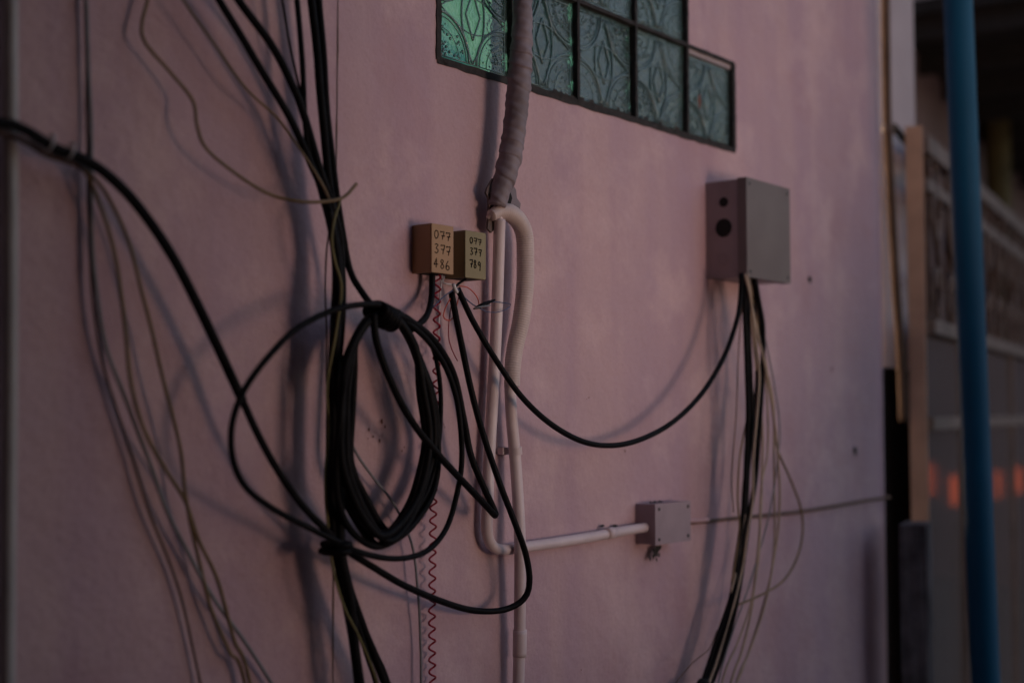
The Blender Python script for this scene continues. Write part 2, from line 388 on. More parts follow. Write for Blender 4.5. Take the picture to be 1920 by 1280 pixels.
# tape wrapped pipe
tp = empty('taped_pipe', at(975, 200, .05), 'fat pipe wrapped in grey tape hanging in front of the window', 'pipe')
pts = [(980, -160, .055), (980, -40, .055), (979, 60, .055), (975, 130, .052), (969, 200, .048), (962, 260, .044), (953, 310, .04), (940, 352, .035), (931, 386, .032)]
path = wire_path(pts, step=1.5)
import bisect
def wid(y):
    xs = [-200, 0, 80, 150, 250, 300, 350, 390]; ws = [38, 38, 42, 47, 46, 46, 42, 34]
    i = max(1, min(len(xs)-1, bisect.bisect(xs, y))); k = (y-xs[i-1])/(xs[i]-xs[i-1]); return ws[i-1]+(ws[i]-ws[i-1])*k
def proj(p):
    q = p-EP; z = q.dot(FW); return 960+q.x/z*F, 640-q.dot(CU)/z*F
ys = [proj(p)[1] for p in path]
ph = [random.uniform(0, 6) for _ in range(8)]
def taper(i, s, th):
    r = wid(ys[i])/2*depth(path[i])/F
    uu = s/.031 + th/6.283 + .3*math.sin(s*43+ph[0])+.08*math.sin(th*2+s*30); u = uu % 1; kk = math.sin(math.floor(uu)*7.3)
    saw = (u**1.6 if u < .95 else (1-u)/.05*.92)*(.75+.5*kk)
    return r*(.93+.10*saw+.02*math.sin(th*3+s*160+ph[1])+.018*math.sin(s*430+th*2+ph[2])+.010*math.sin(th*5-s*250))
bm = bmesh.new(); addtube(bm, path, taper, 48)
finish('tape_wrap', bm, M['tape'], tp, True)
# torn flaps at its lower end
def flap(pts, d0, m=M['dirt'], parent=tp, name='torn_flap'):
    bm = bmesh.new(); c = [at(p[0], p[1], d0+(p[2] if len(p) > 2 else 0)) for p in pts]
    lo = [bm.verts.new(p) for p in c]; hi = [bm.verts.new(p+WN*.004) for p in c]
    bm.faces.new(lo); bm.faces.new(hi[::-1])
    for i in range(len(c)): bm.faces.new((lo[i], lo[(i+1) % len(c)], hi[(i+1) % len(c)], hi[i]))
    return finish(name, bm, m, parent)
flap([(921, 335), (911, 352), (908, 362), (914, 374), (922, 372), (934, 350)], .022)
flap([(957, 345), (964, 356), (966, 372), (973, 382), (971, 395), (967, 403), (955, 396), (944, 392), (941, 375)], .02, M['tape'])
flap([(941, 368), (952, 355), (957, 372), (950, 398), (934, 392)], .03, M['hole'])  # black patch put in for the dark inside of the torn end
flap([(913, 368), (934, 376), (945, 384), (932, 398), (922, 404), (924, 430), (918, 437), (911, 428), (914, 400)], .018)

# rigid conduit that turns to the small box
cd = empty('bent_conduit', at(935, 410, .02), 'slim painted conduit bending along the wall into the small painted box', 'conduit')
pts = [(937, 411, .03), (935, 480, .026), (931, 600, .022), (924, 740, .020), (917, 860, .018), (914, 950, .018), (913, 990, .018), (917, 1013, .018), (928, 1027, .018), (945, 1030, .018),
       (975, 1026, .018), (1040, 1017, .018), (1120, 1004, .018), (1180, 993, .02), (1212, 988, .022)]
path = wire_path(pts, step=5); bm = bmesh.new()
rr = [(.0098 if p.z > 1.35 else .0092) for p in path]; addtube(bm, path, rr, 20)
finish('tube', bm, M['pvc'], cd, True)
for px, py in ((1141, 992),):
    bm = bmesh.new(); c0, c1 = at(px-4, py+8, .020), at(px+9, py+6, .020); addtube(bm, [c0, c1], .0104, 16); finish('strap', bm, M['pvc'], cd, True)
    for q_ in (-12, 12):
        bm = bmesh.new(); blob(bm, px+q_, py-7, 6, 2.5, .006); finish('strap_screw', bm, M['screw'], cd)
# small box
def wallbox(name, tl, wpx_right, zt, zb, dd, m, label, cat, group=None, bevel=.003, lid=None):
    pass
t0 = ctz(1190, 985, 0)[0]
def box_from(px_foot, px_front, px_right, ytop, ybot):
    """foot px on wall, front-left px, front-right px, front-left top/bottom py -> t0, t1, depth, z0, z1"""
    t0 = ctz(px_foot, 640, 0)[0]; lo, hi = 0, .5
    for _ in range(40):
        m_ = (lo+hi)/2
        if proj(wp(t0, m_, EYE))[0] < px_front: lo = m_
        else: hi = m_
    d = lo; t1 = ctz(px_right, 640, d)[0]; return t0, t1, d, at(px_front, ybot, d).z, at(px_front, ytop, d).z
t0, t1, dd, z0, z1 = box_from(1190, 1228, 1292, 946, 1021)
jb = empty('junction_box', wp(t0, 0, z0), 'small painted junction box with four lid screws at the end of the bent conduit', 'junction box')
bm = bmesh.new(); addbox(bm, wp, (t0, -.004, z0), (t1, dd-.012, z1)); finish('box_body', bm, M['painted'], jb, bevel=.005, segs=3, smooth=False)
bm = bmesh.new(); addbox(bm, wp, (t0-.001, dd-.0115, z0-.001), (t1+.001, dd, z1+.001)); lid = finish('lid', bm, M['painted'], jb, bevel=.004, segs=3)
for sx in (0, 1):
    for sz in (0, 1):
        bm = bmesh.new(); p = wp((t0+.012 if sx == 0 else t1-.009), dd, (z0+.009 if sz == 0 else z1-.009)); addtube(bm, [p-WN*.002, p+WN*.0012], .0032, 10)
        finish('lid_screw', bm, M['screw'], lid)
for k in range(2):
    bm = bmesh.new()
    cxp, cyp = ((1226, 1032), (1230, 942))[k]
    for i in range(9): blob(bm, cxp+random.uniform(-12, 10), cyp+random.uniform(-7, 9)*(1 if k == 0 else .3), random.uniform(3, 7), random.uniform(3, 7) * (1 if k == 0 else .5), .012+i*.0006, 8, .5)
    if k == 0:
        for x, y in ((1219, 1046), (1231, 1048), (1225, 1044), (1236, 1040)): blob(bm, x, y, 2.5, 5, .011, 7, .5)
    finish('burnt_putty', bm, M['grout'], jb)
# cable along the wall from the box to the corner
cable('surface_cable', [(1288, 981, .004), (1318, 978, .004), (1334, 977, .003), (1400, 969, .003), (1500, 957, .004), (1570, 947, .004), (1620, 939, .004), (1668, 932, .004)], 6.5, 'brownw',
      'thin brown cable stapled along the wall from the small painted box to the corner', 'cable', jit=.0012)
cable('conduit_stub', [(1286, 976, .006), (1300, 976, .006), (1328, 974, .003)], 8, 'pink', 'short plastered-over tube stub right of the small painted box', 'conduit', jit=0)

# flexible conduit arching down, joined to a straight conduit
fc = empty('downpipe_conduit', at(960, 700, .03), 'white conduit with a ribbed flexible arch at its top, falling straight past the bent conduit', 'conduit')
pts = [(921, 404, .028), (936, 397, .03), (955, 399, .034), (972, 414, .036), (983, 440, .036), (985, 480, .036), (984, 540, .036), (977, 600, .034), (966, 650, .03), (961, 690, .03), (960, 724, .03)]
path = wire_path(pts, step=1.3); bm = bmesh.new()
ysf = [proj(p) for p in path]
def flexr(i, s, th):
    w = min(33, 22+.35*max(0, ysf[i][0]-922)) if ysf[i][1] < 500 else 33 - min(4, max(0, ysf[i][1]-600)*.03)
    return w/2*depth(path[i])/F*(1+.035*math.sin(s*2*math.pi/.0042))
addtube(bm, path, flexr, 22); finish('ribbed_arch', bm, M['flex'], fc, True)
pts = [(956, 715, .026), (959, 780, .026), (966, 860, .028), (972, 950, .034), (975, 1020, .038), (975, 1100, .034), (974, 1200, .03), (972, 1290, .028), (971, 1500, .02), (970, 1900, .02)]
path = wire_path(pts, step=12); bm = bmesh.new(); addtube(bm, path, .0098, 20); finish('tube', bm, M['pvc'], fc, True)
path = wire_path([(975, 1180, .031), (974, 1230, .029)], step=8); bm = bmesh.new(); addtube(bm, path, .0116, 20); finish('coupling', bm, M['pvc'], fc, True)
path = wire_path([(966, 838, .028), (967, 852, .028)], step=8); bm = bmesh.new(); addtube(bm, path, .0112, 20)
p = at(948, 845, .010); addbox(bm, lambda t, d, z: p+WD*t+WN*d+UP*z, (-.012, -.008, -.006), (.012, .004, .006)); finish('clip', bm, M['pvc'], fc)
bm = bmesh.new(); path = wire_path([(962, 445, .047), (963, 452, .047)]); c = at(991, 446, .046); addtube(bm, [c, c+WN*.002], .0018, 8); finish('dark_spot', bm, M['screw'], fc)
# short cut end of tube on the left of the arch
cable('cut_tube', [(914, 409, .02), (922, 402, .026), (934, 404, .032), (940, 414, .034)], 9, 'pvc', 'short curled end of thin tube beside the torn tape', 'tube', jit=0)

# grey pipe at the left edge
cable('wall_pipe', [(20, -300, .014), (20, 200, .014), (19, 700, .014), (14, 1300, .014), (10, 2100, .014)], 28, 'pipegrey', 'grey vertical pipe running up the wall at the left edge', 'pipe', jit=0, seg=20)

# ------------------------------------------------------------------ telephone terminal boxes with handwriting
DIG = {'0': [[(.45, 1), (.12, .8), (.05, .4), (.3, .03), (.65, .12), (.82, .5), (.7, .88), (.4, .99)]],
       '7': [[(.05, .84), (.12, .98), (.4, .93), (.85, .97), (.7, .6), (.55, .3), (.48, 0)], [(.2, .5), (.5, .47), (.9, .53)]],
       '3': [[(.1, .93), (.45, 1), (.72, .88), (.35, .56), (.7, .42), (.72, .18), (.4, .03), (.05, .12)]],
       '4': [[(.55, 1), (.3, .6), (.04, .3), (.4, .33), (.85, .36)], [(.62, .85), (.6, .4), (.55, 0)]],
       '8': [[(.7, .86), (.4, 1), (.15, .78), (.45, .55), (.78, .28), (.45, .02), (.15, .24), (.45, .54), (.72, .84)]],
       '6': [[(.6, 1), (.25, .65), (.12, .28), (.4, .02), (.78, .14), (.75, .4), (.45, .48), (.16, .3)]],
       '9': [[(.75, .82), (.42, 1), (.12, .78), (.35, .56), (.7, .68), (.76, .9), (.74, .5), (.66, -.12)]]}
def phone_box(foot, front, right, yt, yb, m, lines, label, ink_w, cell):
    t0, t1, dd, z0, z1 = box_from(foot, front, right, yt, yb)
    b = empty('telephone_terminal_box', wp(t0, 0, z0), label, 'terminal box', 'telephone terminal boxes')
    bm = bmesh.new(); ins = .0022
    # open-bottomed cover made of five walls
    addbox(bm, wp, (t0, 0, z0), (t0+ins, dd-ins, z1-ins)); addbox(bm, wp, (t1-ins, 0, z0), (t1, dd-ins, z1-ins))
    addbox(bm, wp, (t0, dd-ins, z0), (t1, dd, z1)); addbox(bm, wp, (t0, 0, z1-ins), (t1, dd-ins, z1))
    addbox(bm, wp, (t0+ins, 0, z0+.004), (t1-ins, dd-ins, z0+.007))
    cov = finish('cover', bm, m, b)
    bv = cov.modifiers.new('soft', 'BEVEL'); bv.width = .0008; bv.segments = 2; bv.limit_method = 'ANGLE'
    bm = bmesh.new(); addbox(bm, wp, (t0+ins, .001, z0+.0005), (t1-ins, dd-ins-.0005, z0+.0035)); finish('dark_underside', bm, M['hole'], b)  # black plate painted in for the shade under the open bottom
    bm = bmesh.new(); H = z1-z0; Wd = t1-t0
    for ln, (txt, zc, hh, x0, sl) in enumerate(lines):
        for k, ch in enumerate(txt):
            for st in DIG[ch]:
                jx, jz = random.uniform(-.02, .02), random.uniform(-.01, .01)
                pp = [(Wd*(x0+cell*k+cell*.78*x+jx), H*(zc+hh*(y-.5)+jz+sl*k)) for x, y in st]
                sp = spline([(a, c, 0) for a, c in pp], .0006)
                addtube(bm, [wp(t0+q.x, dd+.0001, z0+q.y) for q in sp], ink_w*random.uniform(.9, 1.1), 6)
    finish('handwriting', bm, M['ink'], cov, True)
    return b, (t0, t1, dd, z0, z1)
b1, g1 = phone_box(772, 808.5, 850, 418, 510, M['tan'], [('077', .79, .17, .12, -.012), ('377', .50, .19, .12, -.012), ('486', .21, .19, .10, -.016)],
    'tan telephone box with handwritten 077 377 486, left of the two', .0008, .27)
b2, g2 = phone_box(834, 872, 911, 431, 520, M['drab'], [('077', .80, .13, .20, -.004), ('377', .575, .15, .22, -.006), ('789', .31, .17, .20, -.012)],
    'drab olive telephone box with handwritten 077 377 789, right of the two', .0009, .20)

# ------------------------------------------------------------------ large grey enclosure
t0, t1, dd, z0, z1 = box_from(1325, 1404, 1483, 333, 519)
eb = empty('electrical_enclosure', wp(t0, 0, z0), 'large grey electrical box with two round knockout holes in its side', 'electrical box')
lt = .022
bm = bmesh.new(); addbox(bm, wp, (t0, 0, z0+.002), (t1, dd-lt, z1-.002)); finish('box_body', bm, M['boxgrey_lifted'], eb, bevel=.003)
bm = bmesh.new(); addbox(bm, wp, (t0-.0015, dd-lt+.001, z0), (t1+.0015, dd, z1)); lid = finish('lid', bm, M['boxgrey_dimmed'], eb, bevel=.0035, segs=3)
def side_point(px, py):
    return plane_hit(px, py, wp(t0, 0, 0), WD)
for px, py, w, h_ in ((1357, 379, 17, 1), (1357, 427, 31, 1)):
    p = side_point(px, py); r = h_*w*1.12/2*depth(p)/F
    bm = bmesh.new(); addtube(bm, [p-WD*.0008, p+WD*.006], r, 24); finish('knockout_hole', bm, M['hole'], eb)
for px, py, w in ((1357, 353, 20), (1357, 486, 20)):
    p = side_point(px, py); r = w/2*depth(p)/F; bm = bmesh.new()
    addtube(bm, [p-WD*.0006+(WN*math.cos(a)+UP*math.sin(a))*r for a in [i*2*math.pi/24 for i in range(25)]], .0007, 5)
    finish('knockout_ring', bm, M['boxgrey_lifted'], eb, True)
for tt, zz in ((t0+.012, z0+.012), (t1-.010, z0+.012), (t1-.010, z1-.012), (t0+.012, z1-.012)):
    bm = bmesh.new(); p = wp(tt, dd, zz); addtube(bm, [p-WN*.001, p+WN*.0008], .0036, 12); finish('lid_screw', bm, M['screw'], lid)

# ------------------------------------------------------------------ trunk of black cables (left of the boxes)
TG = 'black cables of the tall bundle'
def cb(pts, w, label, d=.05, jit=.0008, m='black', group=TG, name='black_cable', cat='cable'): return cable(name, pts, w, m, label, cat, group, d, jit)
cb([(395, -40), (412, 0), (470, 100), (545, 225), (585, 310, .055), (612, 375, .06), (628, 450, .06), (634, 540, .06), (629, 700, .06), (624, 850, .06), (622, 960, .06), (634, 1060, .06), (652, 1150), (664, 1230), (672, 1300), (690, 1500, .04), (700, 1900, .02)], 14,
   'black cable entering the bundle from top left, the leftmost slanting one')
cb([(425, -40), (447, 0), (505, 80), (550, 165), (570, 215), (596, 300, .055), (618, 370, .055), (636, 450, .055), (640, 540, .055), (636, 700, .055), (634, 850, .055), (634, 960, .05), (646, 1060), (668, 1140), (700, 1220), (728, 1290), (790, 1500, .04), (830, 1900, .02)], 15,
   'black cable slanting in from the top just right of the leftmost one')
cb([(550, -60), (556, 0), (565, 100), (571, 210), (582, 290), (608, 380, .052), (622, 450), (627, 540, .05), (619, 700, .052), (615, 850), (616, 960), (634, 1070), (662, 1150), (690, 1230), (712, 1300), (760, 1500, .04), (800, 1900, .02)], 11,
   'black cable dropping steeply, thinner than the two beside it at the top')
cb([(581, -60), (584, 0), (594, 110), (606, 230), (619, 340), (630, 430), (640, 520, .055), (638, 640, .055), (627, 760, .055), (622, 900, .055), (628, 1000, .055), (648, 1080), (680, 1170), (706, 1240), (728, 1300), (800, 1500, .04), (850, 1900, .02)], 16,
   'left cable of the thick upright pair at the top of the bundle')
cb([(594, -60), (597, 0), (608, 120), (617, 240), (628, 340), (640, 430), (656, 505), (680, 548, .065), (704, 578, .075), (722, 590, .08)], 13,
   'right cable of the thick upright pair, swinging into the coil knot')
cb([(604, 345, .05), (622, 420, .055), (632, 500, .06), (630, 600), (630, 680), (638, 760), (642, 860), (636, 960), (640, 1040), (655, 1120), (664, 1200), (676, 1300), (700, 1500, .04), (720, 1900, .02)], 20, 'black cable hidden among the lower trunk of the bundle', d=.065)
cable('thin_black_wire', [(522, -40), (528, 0), (540, 70), (556, 140), (574, 215), (592, 280), (606, 340), (620, 390)], 5, 'black', 'thin dark wire between the slanting and upright cables at the top', 'wire', d=.045)
cable('thin_grey_wire', [(572, 220), (585, 270), (600, 320), (612, 370), (620, 420)], 5, 'greyw', 'short grey wire slipping into the gap of the bundle', 'wire', d=.05)
cable('thin_grey_wire', [(617, 430), (612, 480), (610, 560), (613, 640), (612, 720)], 3.5, 'brownw', 'thin brown wire hanging just left of the tall bundle', 'wire', d=.04)
cable('olive_wire', [(640, 375, .07), (628, 410, .078), (622, 450, .08), (628, 490, .078), (640, 540, .075), (630, 620, .076), (614, 720, .07), (616, 800, .07), (610, 900, .06), (616, 1000, .06), (626, 1070, .07), (646, 1140, .07), (676, 1200, .07), (700, 1260, .065), (716, 1320, .06)], 5, 'olive',
      'olive yellow wire twisting round the tall black bundle', 'wire')
cable('olive_wire', [(330, -30), (345, 0), (400, 82), (460, 165), (520, 222), (570, 290, .06), (604, 345, .07), (620, 378, .075)], 5, 'yellow',
      'thin yellow wire slanting from the top into the bundle', 'wire', d=.04)
cable('curved_wire', [(282, -30, .02), (277, 0, .02), (266, 45, .02), (272, 80, .025), (320, 138, .03), (362, 190, .035), (370, 235, .04), (385, 275, .04), (430, 315, .045), (500, 362, .05), (560, 378, .07), (610, 378, .08), (645, 369, .08), (668, 344, .07)], 7, 'yellow',
      'yellowish wire drooping in a long curve to a cut end past the bundle', 'wire')
cable('thin_brown_wire', [(658, 770, .02), (650, 800, .02), (668, 850, .02), (700, 895, .02), (740, 945, .02), (772, 1020, .02), (784, 1110, .02), (788, 1200, .015), (790, 1300, .015), (792, 1900, .01)], 5, 'greyw',
      'thin grey wire falling behind the coil and down the wall', 'wire')

# ------------------------------------------------------------------ heavy cable from the left edge
hc = empty('heavy_black_cable', at(60, 250, .04), 'heavy black cable arching in from the left edge, held by two white ties', 'cable')
cable('sheath', [(-120, 235, .05), (0, 231, .05), (45, 243, .05), (100, 276, .045), (160, 300, .045), (210, 335, .045), (260, 388, .045), (320, 475, .05), (370, 570, .05), (415, 665, .05), (455, 752, .055)], 20, 'black', None, parent=hc, jit=0)
for i, pts in enumerate(([(84, 258, .062), (92, 276, .065), (86, 292, .06)], [(122, 272, .062), (134, 290, .065), (134, 306, .06)])):
    path = wire_path(pts, step=4); bm = bmesh.new()
    c = (at(92, 272, .045), at(130, 287, .045))[i]; ax = (at(160, 300, .045)-at(60, 252, .045)).normalized(); u = ax.cross(WN).normalized()
    addtube(bm, [c+(u*math.cos(a)*1.25+WN*math.sin(a))*.0082 - u*.003 for a in [k*2*math.pi/20 for k in range(21)]], .0016, 6)
    finish('cable_tie', bm, M['tie'], hc, True)
cable('thin_tail', [(452, 745, .055), (485, 815, .06), (520, 880, .06), (565, 945, .06), (610, 992, .062), (650, 1030, .062), (700, 1062, .06), (760, 1098, .055), (830, 1128, .045), (890, 1144, .04), (945, 1142, .05), (982, 1122, .062), (993, 1090, .068), (986, 1040, .068), (965, 980, .062), (935, 900, .05), (905, 810, .038), (880, 715, .036), (860, 620, .034), (850, 570, .03), (846, 548, .03)], 12, 'black', None, parent=hc, jit=.0004)
cable('brown_cable', [(-100, 262, .03), (0, 248, .03), (50, 266, .03), (90, 290, .03), (150, 312, .03), (172, 335, .025)], 13, 'brownw', 'dull brown cable lying under the heavy black cable at the left edge', 'cable')
WG = 'slack wires on the left of the wall'
cable('yellow_wire', [(148, 306, .03), (172, 345, .03), (200, 420, .03), (222, 510, .03), (235, 620, .03), (246, 720, .03), (268, 800, .028), (310, 878, .025), (348, 940, .025), (372, 1010, .025), (402, 1075, .02), (420, 1130, .02), (440, 1200, .02), (474, 1300, .02), (560, 1800, .01)], 7.5, 'yellow',
      'left of two yellowed wires hanging from the heavy black cable', 'wire', WG)
cable('yellow_wire', [(152, 308, .03), (200, 365, .03), (240, 450, .03), (268, 555, .03), (295, 665, .03), (322, 770, .03), (340, 850, .028), (346, 920, .026), (356, 980, .025), (374, 1050, .02), (388, 1110, .02), (400, 1150, .018), (430, 1220, .018), (462, 1300, .015), (540, 1800, .01)], 7, 'yellow',
      'right of two yellowed wires hanging from the heavy black cable', 'wire', WG)
cable('grey_wire', [(163, -60, .012), (163, 0, .012), (167, 150, .012), (171, 300, .014), (173, 440, .016), (185, 580, .02), (205, 670, .02), (240, 760, .02), (275, 850, .02), (310, 950, .02), (355, 1040, .018), (395, 1110, .018), (430, 1162, .016), (470, 1220, .015), (520, 1300, .012), (600, 1450, .01)], 8, 'greyw',
      'grey wire dropping straight from the top then bending right down the wall', 'wire', WG)
cable('brown_wire', [(159, -60, .008), (159, 0, .008), (162, 150, .008), (165, 300, .01), (167, 440, .01), (177, 580, .012), (193, 680, .012), (222, 780, .012), (250, 860, .012), (280, 960, .012), (320, 1060, .010), (350, 1160, .01), (380, 1300, .01)], 6, 'brownw',
      'dark brown wire running close beside the grey wire on the left', 'wire', WG)

# ------------------------------------------------------------------ the coil
coil = empty('coiled_cable', at(715, 585, .09), 'thick coil of spare black cable tied into a knot beside the trunk', 'coiled cable')
def loop(pts, w=12, jit=.0006, name='cable_loop'): return cable(name, pts, w, 'black', None, parent=coil, jit=jit)
loop([(748, 585, .08), (712, 572, .095), (665, 573, .095), (610, 588, .09), (548, 622, .09), (492, 680, .09), (452, 742, .088), (434, 800, .085), (438, 860, .085), (462, 912, .083), (510, 952, .08), (570, 985, .08), (625, 1012, .085), (680, 1036, .08), (745, 1046, .075), (800, 1033, .07), (838, 990, .065), (858, 920, .06), (865, 850, .06), (858, 760, .06), (836, 690, .062), (800, 635, .07), (758, 600, .075), (725, 588, .08)], 12)
rings = [(638, 640, 664, 724, 1004, 800, 803, 700), (650, 648, 672, 735, 1012, 806, 812, 690), (644, 634, 655, 728, 996, 790, 796, 705), (632, 628, 650, 716, 1020, 812, 818, 680), (656, 656, 690, 744, 1000, 812, 808, 712)]
for i, (lx, lx2, lb, bx, by, rb_, rx, _) in enumerate(rings):
    dz = .085-.009*i
    loop([(738, 592, dz), (700, 592, dz), (668, 635, dz), (lx+8, 700, dz), (lx, 790, dz), (lx2+2, 870, dz), (lb, 940, dz), ((lb+bx)/2+4, (by+970)/2+6, dz), (bx, by, dz), ((bx+rb_)/2, by-38, dz-.005), (rb_-8, 905, dz-.01), (rx+2, 830, dz-.012), (rx-8, 740, dz-.008), (782, 665, dz-.004), (762, 622, dz), (742, 594, dz)], 15.5, .0015)
loop([(700, 585, .09), (706, 640, .09), (730, 710, .085), (770, 785, .08), (820, 850, .075), (880, 915, .065), (915, 952, .06), (928, 966, .055), (926, 955, .05), (905, 908, .048), (882, 850, .045), (868, 780, .045), (850, 700, .05), (815, 640, .06), (775, 605, .07), (735, 585, .085)], 13, .0004)
loop([(745, 600, .07), (775, 640, .065), (790, 700, .055), (806, 770, .05), (822, 840, .05), (812, 920, .055), (780, 975, .06), (745, 1008, .065), (705, 1024, .07), (664, 1000, .075), (638, 950, .078), (630, 880, .08), (636, 800, .085), (648, 700, .085), (680, 620, .085), (715, 585, .09)], 13)
loop([(730, 580, .08), (770, 600, .07), (808, 645, .06), (822, 700, .055), (826, 770, .05), (822, 840, .05), (806, 910, .052), (780, 960, .055)], 9)
# the knot: turns of cable wrapped round the coil's top
bm = bmesh.new(); kc = at(722, 584, .085)
for j in range(5):
    o = WD*(-.018+.008*j)
    addtube(bm, [kc+o+(UP*math.cos(a+.3*j)*(.0125-.0012*abs(j-2))+WN*math.sin(a+.3*j)*.017)+UP*(-.0035*j)+WD*(.004*math.sin(a+j)) for a in [k*2*math.pi/24 for k in range(25)]], .0054, 10)
finish('knot', bm, M['black'], coil, True)
bm = bmesh.new(); kc = at(628, 1022, .07)
for j in range(2):
    addtube(bm, [kc+UP*(-.008+.009*j)+(WD*math.cos(a)*.015+WN*math.sin(a)*.022)+WD*(.003*j) for a in [k*2*math.pi/24 for k in range(25)]], .0050, 8)
finish('lower_binding', bm, M['black'], coil, True)

# ------------------------------------------------------------------ wires under the telephone boxes
cable('drop_cable', [(811, 505, .022), (810, 540, .022), (808, 565, .03), (800, 592, .045), (780, 612, .06), (760, 625, .065)], 12, 'black', 'black cable leaving the tan telephone box into the coil', 'cable', jit=0)
def spiral(cx_pts, amp, period, w, m, label):
    sp = spline([(p[0], p[1], p[2]*1000) for p in cx_pts], 1.6); L = 0; out = []
    for i, q in enumerate(sp):
        if i: L += (q-sp[i-1]).length
        c = at(q.x, q.y, q.z/1000); s = depth(c)/F; a = 2*math.pi*L/period + .5*math.sin(L/57)
        out.append(c + WD*(amp*s/.82*math.sin(a)) + WN*(amp*s*.55*math.cos(a)))
    bm = bmesh.new(); addtube(bm, out, w/2*depth(out[0])/F, 7)
    return tag(finish('spiral_wire', bm, M[m], None, True, out[0]), label, 'wire')
spiral([(820, 515, .022), (819, 600, .024), (818, 700, .024), (815, 800, .022), (813, 920, .020), (811, 1050, .018), (810, 1180, .016), (811, 1300, .015), (812, 1500, .015)], 6.6, 23.5, 3.8, 'red',
       'crimson wire curled like a spring hanging from the tan telephone box')
cable('white_wire', [(829, 516, .022), (826, 545, .022), (824, 580, .022), (822, 640, .022), (828, 680, .022)], 3, 'white', 'thin white wire hanging beside the crimson spring wire', 'wire')
cable('white_wire', [(832, 518, .022), (830, 530, .03), (845, 533, .035), (852, 538, .03), (850, 546, .03)], 2.5, 'white', 'pale wire looping between the two telephone boxes', 'wire')
sc = cable('splice_cable', [(846, 552, .03), (852, 540, .034), (862, 530, .034), (872, 524, .028), (876, 518, .025)], 5, 'black', 'short dark splice under the olive telephone box', 'cable', jit=0)
cable('splice_core', [(850, 532, .037), (853, 541, .037), (857, 548, .036)], 7, 'white', None, parent=sc, jit=0)
cable('blue_wire', [(808, 580, .028), (825, 562, .03), (845, 546, .033), (858, 541, .034), (870, 556, .034), (886, 570, .034), (900, 578, .034), (908, 582, .03)], 2.6, 'bluew', 'thin dark blue wire crossing below the telephone boxes', 'wire')
cable('blue_wire', [(918, 566, .036), (935, 567, .04), (958, 571, .04), (950, 580, .04), (930, 586, .04), (910, 584, .036), (898, 576, .034)], 1.8, 'bluew', 'hair thin blue wire looping over the slim conduit', 'wire')
cable('red_wire', [(860, 536, .03), (875, 538, .03), (888, 548, .03), (896, 560, .03), (898, 572, .03)], 2.2, 'orange', 'fine orange wire arching right under the olive telephone box', 'wire')
cable('red_wire', [(862, 552, .03), (856, 575, .028), (848, 597, .026), (838, 600, .025), (830, 592, .025), (836, 572, .026), (845, 556, .03)], 2.2, 'orange', 'fine orange wire making a small loop below the splice', 'wire')
cable('red_wire', [(846, 575, .024), (842, 610, .024), (843, 640, .024), (852, 665, .024), (858, 676, .024)], 2, 'red', 'fine red wire trailing down behind the black drop cables', 'wire')
cp = empty('black_clip', at(908, 571, .05), 'small black clip stuck in front of the slim conduit', 'clip')
bm = bmesh.new()
a, b = at(888, 579, .045), at(928, 562, .05); addtube(bm, [a, a.lerp(b, .25), a.lerp(b, .6), b], [.0012, .0036, .0034, .0016], 8); finish('jaw', bm, M['black'], cp, True)
bm = bmesh.new(); a, b = at(890, 577, .052), at(920, 572, .052); addtube(bm, [a, a.lerp(b, .5), b], [.0010, .0016, .0010], 6); finish('pin', bm, M['greyw'], cp, True)

# catenary from the olive box to the grey enclosure
cable('slack_black_cable', [(858, 540, .03), (868, 562, .034), (888, 604, .04), (925, 668, .05), (975, 740, .06), (1030, 792, .065), (1090, 826, .07), (1145, 835, .07), (1200, 824, .07), (1260, 792, .075), (1315, 738, .08), (1358, 668, .085), (1382, 600, .088), (1389, 550, .088), (1390, 512, .088)], 10.5, 'black',
      'slack black cable slung between the olive telephone box and the grey electrical box', 'cable', jit=.0003)

# ------------------------------------------------------------------ bundle below the grey enclosure
BG = 'black cables below the grey electrical box'
cb([(1398, 512, .09), (1396, 580, .09), (1399, 680, .09), (1402, 780, .088), (1400, 860, .085), (1395, 945, .085), (1384, 1030, .08), (1376, 1110, .08), (1354, 1190, .075), (1326, 1270, .07), (1300, 1330, .07), (1240, 1800, .05)], 9, 'left black cable hanging from the grey electrical box', group=BG)
cb([(1404, 512, .085), (1402, 600, .085), (1406, 700, .085), (1408, 800, .085), (1402, 880, .085), (1398, 950, .08), (1390, 1030, .078), (1378, 1120, .078), (1356, 1200, .07), (1330, 1275, .07), (1306, 1330, .07), (1260, 1800, .05)], 11, 'middle black cable hanging from the grey electrical box', group=BG)
cb([(1414, 512, .09), (1422, 560, .09), (1431, 620, .09), (1428, 720, .09), (1422, 820, .088), (1416, 900, .085), (1404, 980, .082), (1392, 1060, .08), (1380, 1130, .08), (1362, 1200, .075), (1336, 1275, .07), (1312, 1330, .07), (1280, 1800, .05)], 10, 'right black cable bowing out from the grey electrical box', group=BG)
CG = 'cream wires below the grey electrical box'
def cw(pts, label, w=4.5, m='cream'): cable('cream_wire' if m == 'cream' else 'slim_wire', pts, w, m, label, 'wire', CG, .08, .0010)
cw([(1400, 514), (1412, 570), (1428, 640), (1440, 710), (1450, 780), (1458, 840), (1478, 888), (1500, 945), (1506, 990), (1496, 1040), (1470, 1085), (1430, 1112), (1372, 1138)], 'cream wire that swings out to the right in a big loop and back', 4.2, 'yellow')
cw([(1406, 514), (1416, 600), (1436, 690), (1450, 760), (1452, 840), (1452, 920), (1453, 1000), (1446, 1070), (1432, 1140), (1405, 1220), (1378, 1290), (1330, 1500)], 'outer cream wire hanging beside the looped one', 4.5)
